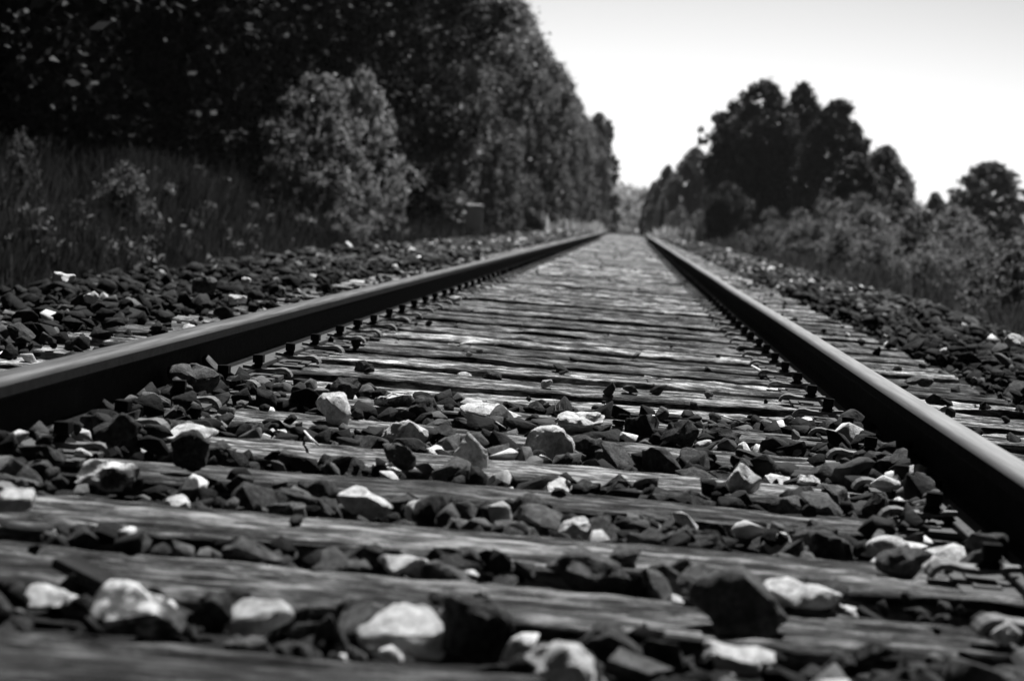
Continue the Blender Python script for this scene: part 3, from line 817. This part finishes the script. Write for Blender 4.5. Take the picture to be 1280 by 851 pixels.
# grass: far too many blades to count
def grass(n, pick, h0, h1, seed, wd=.006):
    rng = np.random.default_rng(seed); rr = random.Random(seed); B = []
    while len(B) < n:
        p = pick(rr)
        if p: B.append(p)
    B = np.array(B); N = len(B)
    hgt = rng.uniform(h0, h1, N)*(B[:, 3] if B.shape[1] > 3 else 1)
    a = rng.uniform(0, 6.28, N); lean = rng.uniform(.03, .34, N)*hgt
    dx = np.cos(a)*lean; dy = np.sin(a)*lean; b2 = rng.uniform(0, 6.28, N); w_ = wd*(1+B[:, 1]/25)
    wx = np.cos(b2)*w_; wy = np.sin(b2)*w_
    base = B[:, :3]
    v0 = base+np.stack([wx, wy, 0*wx], 1); v1 = base-np.stack([wx, wy, 0*wx], 1)
    m = base+np.stack([dx*.35, dy*.35, hgt*.6], 1); v2 = m-np.stack([wx, wy, 0*wx], 1)*.8; v3 = m+np.stack([wx, wy, 0*wx], 1)*.8
    tp = base+np.stack([dx, dy, hgt*(1-.15*lean/hgt)], 1); v4 = tp-np.stack([wx, wy, 0*wx], 1)*.2; v5 = tp+np.stack([wx, wy, 0*wx], 1)*.2
    V = np.stack([v0, v1, v2, v3, v4, v5], 1).reshape(-1, 3); k = np.arange(N)[:, None]*6
    F = np.concatenate([k+np.array([[0, 1, 2, 3]]), k+np.array([[3, 2, 4, 5]])])
    return np_mesh('grass', V, F)
def pick_left(r):
    y = 10+17*r.random()**1.2; x = r.uniform(-9, -3.2)
    if x < -.29*y-1.2: return None
    n_ = noise.noise(Vector((x*.8, y*.5, 7)))
    return (x, y, gnd(x, y), max(.3, min(1.15, (abs(x)-2.7)*.36+n_*.8)))
o = link('grass', grass(60000, pick_left, .6, 1.15, 3), M['grass']); tag(o, 'tall rough grass and weeds left of the track before the wood', 'grass', kind='stuff')
def weeds():
    rng = np.random.default_rng(8); cs = []; rr_ = []; r = random.Random(8)
    while len(cs) < 550:
        p = pick_left(r)
        if not p: continue
        cs.append((p[0], p[1], p[2]+p[3]*r.uniform(.35, .95))); rr_.append(r.uniform(.06, .16))
    V, F = leaf_cloud(np.array(cs), np.array(rr_), [26]*len(cs), .035, rng, aspect=2.0)
    return np_mesh('weeds', V, F)
o = link('weeds', weeds(), M['leaf_mid']); tag(o, 'leafy weeds growing through the tall grass on the left', 'weeds', kind='stuff')
def pick_right(r):
    y = 11+85*r.random()**1.5; x = 2.7+13*r.random()**1.7
    if x > .185*y+1.5: return None
    n_ = noise.noise(Vector((x*.5, y*.3, 2)))
    return (x, y, gnd(x, y)+(.1 if x < 3.2 else 0), max(.3, min(1.3, .35+(x-2.6)*.25+n_*.6)))
o = link('grass', grass(75000, pick_right, .3, .75, 5), M['grass_r']); tag(o, 'rough grass on the bank right of the track', 'grass', kind='stuff')
def pick_wall(r):
    y = 38+110*r.random(); x = r.uniform(-7.0, -3.4)
    return (x, y, gnd(x, y), max(.3, min(1.2, (abs(x)-3)*.4)))
o = link('grass', grass(14000, pick_wall, .3, .7, 9, .012), M['grass']); tag(o, 'short grass fringe along the foot of the left wood', 'grass', kind='stuff')
def pick_far(r):
    y = 95+150*r.random(); x = r.uniform(-6, 9)
    if -1.5 < x < 1.2: return None
    return (x, y, gnd(x, y)+.1, 1)
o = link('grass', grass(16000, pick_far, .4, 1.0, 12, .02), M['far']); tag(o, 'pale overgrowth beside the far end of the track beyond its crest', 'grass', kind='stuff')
# two little tufts growing in the track
for px, py, lab, sz in ((697, 520, 'tiny dry grass tuft between two sleepers right of centre', .045),):
    p = at(px, py, -.125); rr = random.Random(px)
    def pk(r, p=p): return (r.gauss(0, .018), r.gauss(0, .012), 0, 1)
    tu = link('grass_tuft', grass(14, pk, sz*.5, sz, px, .0007), M['leaf_pale']); tu.location = p; tag(tu, lab, 'grass tuft')

# the wooded rise beyond the end of the line
def far_wood():
    rng = np.random.default_rng(77); cs = []; rr_ = []
    for i in range(2200):
        x = rng.uniform(-60, 100); y = rng.uniform(330, 420); g0 = gnd(x, y)
        top = atd(789, 240+3*math.sin(x*.11)+2*math.sin(x*.37), y).z
        z = g0+(top-g0)*rng.random()**.6; cs.append((x, y, z)); rr_.append(rng.uniform(1.5, 2.8))
    V, F = leaf_cloud(np.array(cs), np.array(rr_), [110]*len(cs), .5, rng)
    return np_mesh('far_wood', V, F)
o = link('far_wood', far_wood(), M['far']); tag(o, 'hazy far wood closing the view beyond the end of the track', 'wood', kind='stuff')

# ------------------------------------------------------------------ trackside cabinet, stump, twigs
def cabinet():
    d = 62.0; b = atd(592, 293, d); zg = b.z-.12; q = d/FPX; wd = 19*q; ht = 34*q
    e = bpy.data.objects.new('trackside_cabinet', None); COL.objects.link(e); e.location = (b.x, d, zg); e.rotation_euler = (0, R(-1.5), R(12))
    bm = bmesh.new(); box(bm, -wd/2, wd/2, -.16, .16, .28, ht+.08, .03)
    for k in range(5): box(bm, -wd/2+wd*(k+.22)/5, -wd/2+wd*(k+.6)/5, -.178, -.158, .32, ht+.02, .004)
    link('body', bm_mesh(bm, 'body'), M['cab'], e)
    bm = bmesh.new(); box(bm, -wd/2-.03, wd/2+.02, -.20, .20, ht+.06, ht+.20, .055)
    bmesh.ops.create_uvsphere(bm, u_segments=14, v_segments=8, radius=.07, matrix=Matrix.Translation((-wd/2+.03, -.15, ht+.12)))
    link('lid', bm_mesh(bm, 'lid'), M['cab_pale'], e)
    bm = bmesh.new(); box(bm, -wd/2-.03, wd/2-.02, -.22, .22, -.1, .28, .06)
    link('base', bm_mesh(bm, 'base'), M['cab_pale'], e)
    tag(e, 'small grey ribbed trackside box with pale lid and base before the left wood', 'cabinet')
cabinet()
def marker():
    d = 58.0; b = atd(984, 308, d); q = d/FPX
    e = bpy.data.objects.new('marker_post', None); COL.objects.link(e); e.location = (b.x, d, gnd(b.x, d)-.05)
    h = atd(984, 292, d).z-e.location.z
    bm = bmesh.new(); box(bm, -.15, .15, -.10, .10, 0, h-.03, .02); box(bm, -.06, .06, -.112, -.098, h-.22, h-.08, .004)
    link('body', bm_mesh(bm, 'body'), M['cab'], e)
    bm = bmesh.new(); box(bm, -.17, .17, -.12, .12, h-.03, h+.01, .012); link('cap', bm_mesh(bm, 'cap'), M['cab_pale'], e)
    tag(e, 'squat grey post with a pale cap half hidden in the right hand grass', 'post')
marker()
def post(px, dist, pt, lab):
    b = atd(px, 292, dist); t = atd(px, pt, dist); z0 = gnd(b.x, dist)-.2
    bm = bmesh.new(); tube(bm, [Vector((0, 0, 0)), Vector((.02, 0, (t.z-z0)*.5)), Vector((0, 0, t.z-z0))], [.13, .12, .09], 8)
    o = link('wooden_pole', bm_mesh(bm, 'wooden_pole', True), M['bark']); o.location = (b.x, dist, z0); tag(o, lab, 'pole')
post(826, 118, 246, 'dark wooden pole right of the far end of the track')
post(801, 160, 255, 'thin dark pole close to the end of the right rail')
def twig(pts, rad, mat, lab, name='twig'):
    bm = bmesh.new(); P = [at(*p) for p in pts]; o0 = P[0].copy()
    tube(bm, [p-o0 for p in P], rad, 6); o = link(name, bm_mesh(bm, name, True), M[mat]); o.location = o0; tag(o, lab, 'twig')
twig([(940, 457, -.105), (948, 462, -.108), (956, 468, -.112)], [.003, .005, .005], 'pale', 'pale broken twig lying by the right hand clips')
twig([(620, 527, -.115), (626, 531, -.118), (632, 535, -.12)], [.0012, .0015, .001], 'pale', 'thin pale stalk under the wide flat stone')
TW = [((1010, 452), (1032, 447), 'short pale stick just inside the right hand clips'), ((380, 538), (398, 556), 'thin pale twig beside the speckled stone'),
      ((806, 470), (838, 474), 'thin twig lying along a sleeper right of centre'), ((560, 430), (590, 427), 'dry stem lying on a sleeper left of centre'), ((905, 520), (930, 527), 'small splinter of wood near the right hand cluster')]
for a_, b_, lab in TW:
    m_ = ((a_[0]+b_[0])/2, (a_[1]+b_[1])/2+1.5)
    twig([(a_[0], a_[1], -.114), (m_[0], m_[1], -.108), (b_[0], b_[1], -.114)], [.002, .0026, .0015], 'pale', lab)
# the dark split board lying across the lower left
def board():
    a = at(78, 700, -.105); b = at(228, 775, -.150)
    bm = bmesh.new(); L = (b-a).length; box(bm, 0, L, -.022, .022, -.006, .006, .002)
    o = link('split_board', bm_mesh(bm, 'split_board'), M['bark']); o.location = a
    d = (b-a).normalized(); o.rotation_euler = d.to_track_quat('X', 'Z').to_euler(); tag(o, 'dark split board lying slantwise across the gap at lower left', 'board')
board()

# ------------------------------------------------------------------ haze
HAZE = 0.00022
if HAZE:
    bm = bmesh.new(); box(bm, -702, 702, -32, 702, -20, 24)
    hz = Mat('haze_air'); hz.n.remove(hz.b)
    v = hz.n.new('ShaderNodeVolumePrincipled'); v.inputs['Color'].default_value = g(.45); v.inputs['Density'].default_value = HAZE; v.inputs['Anisotropy'].default_value = .3
    hz.l.new(v.outputs[0], hz.n['Material Output'].inputs['Volume'])
    o = link('haze', bm_mesh(bm, 'haze'), hz.m); tag(o, 'thin summer haze over the far end of the line', 'haze', kind='stuff')
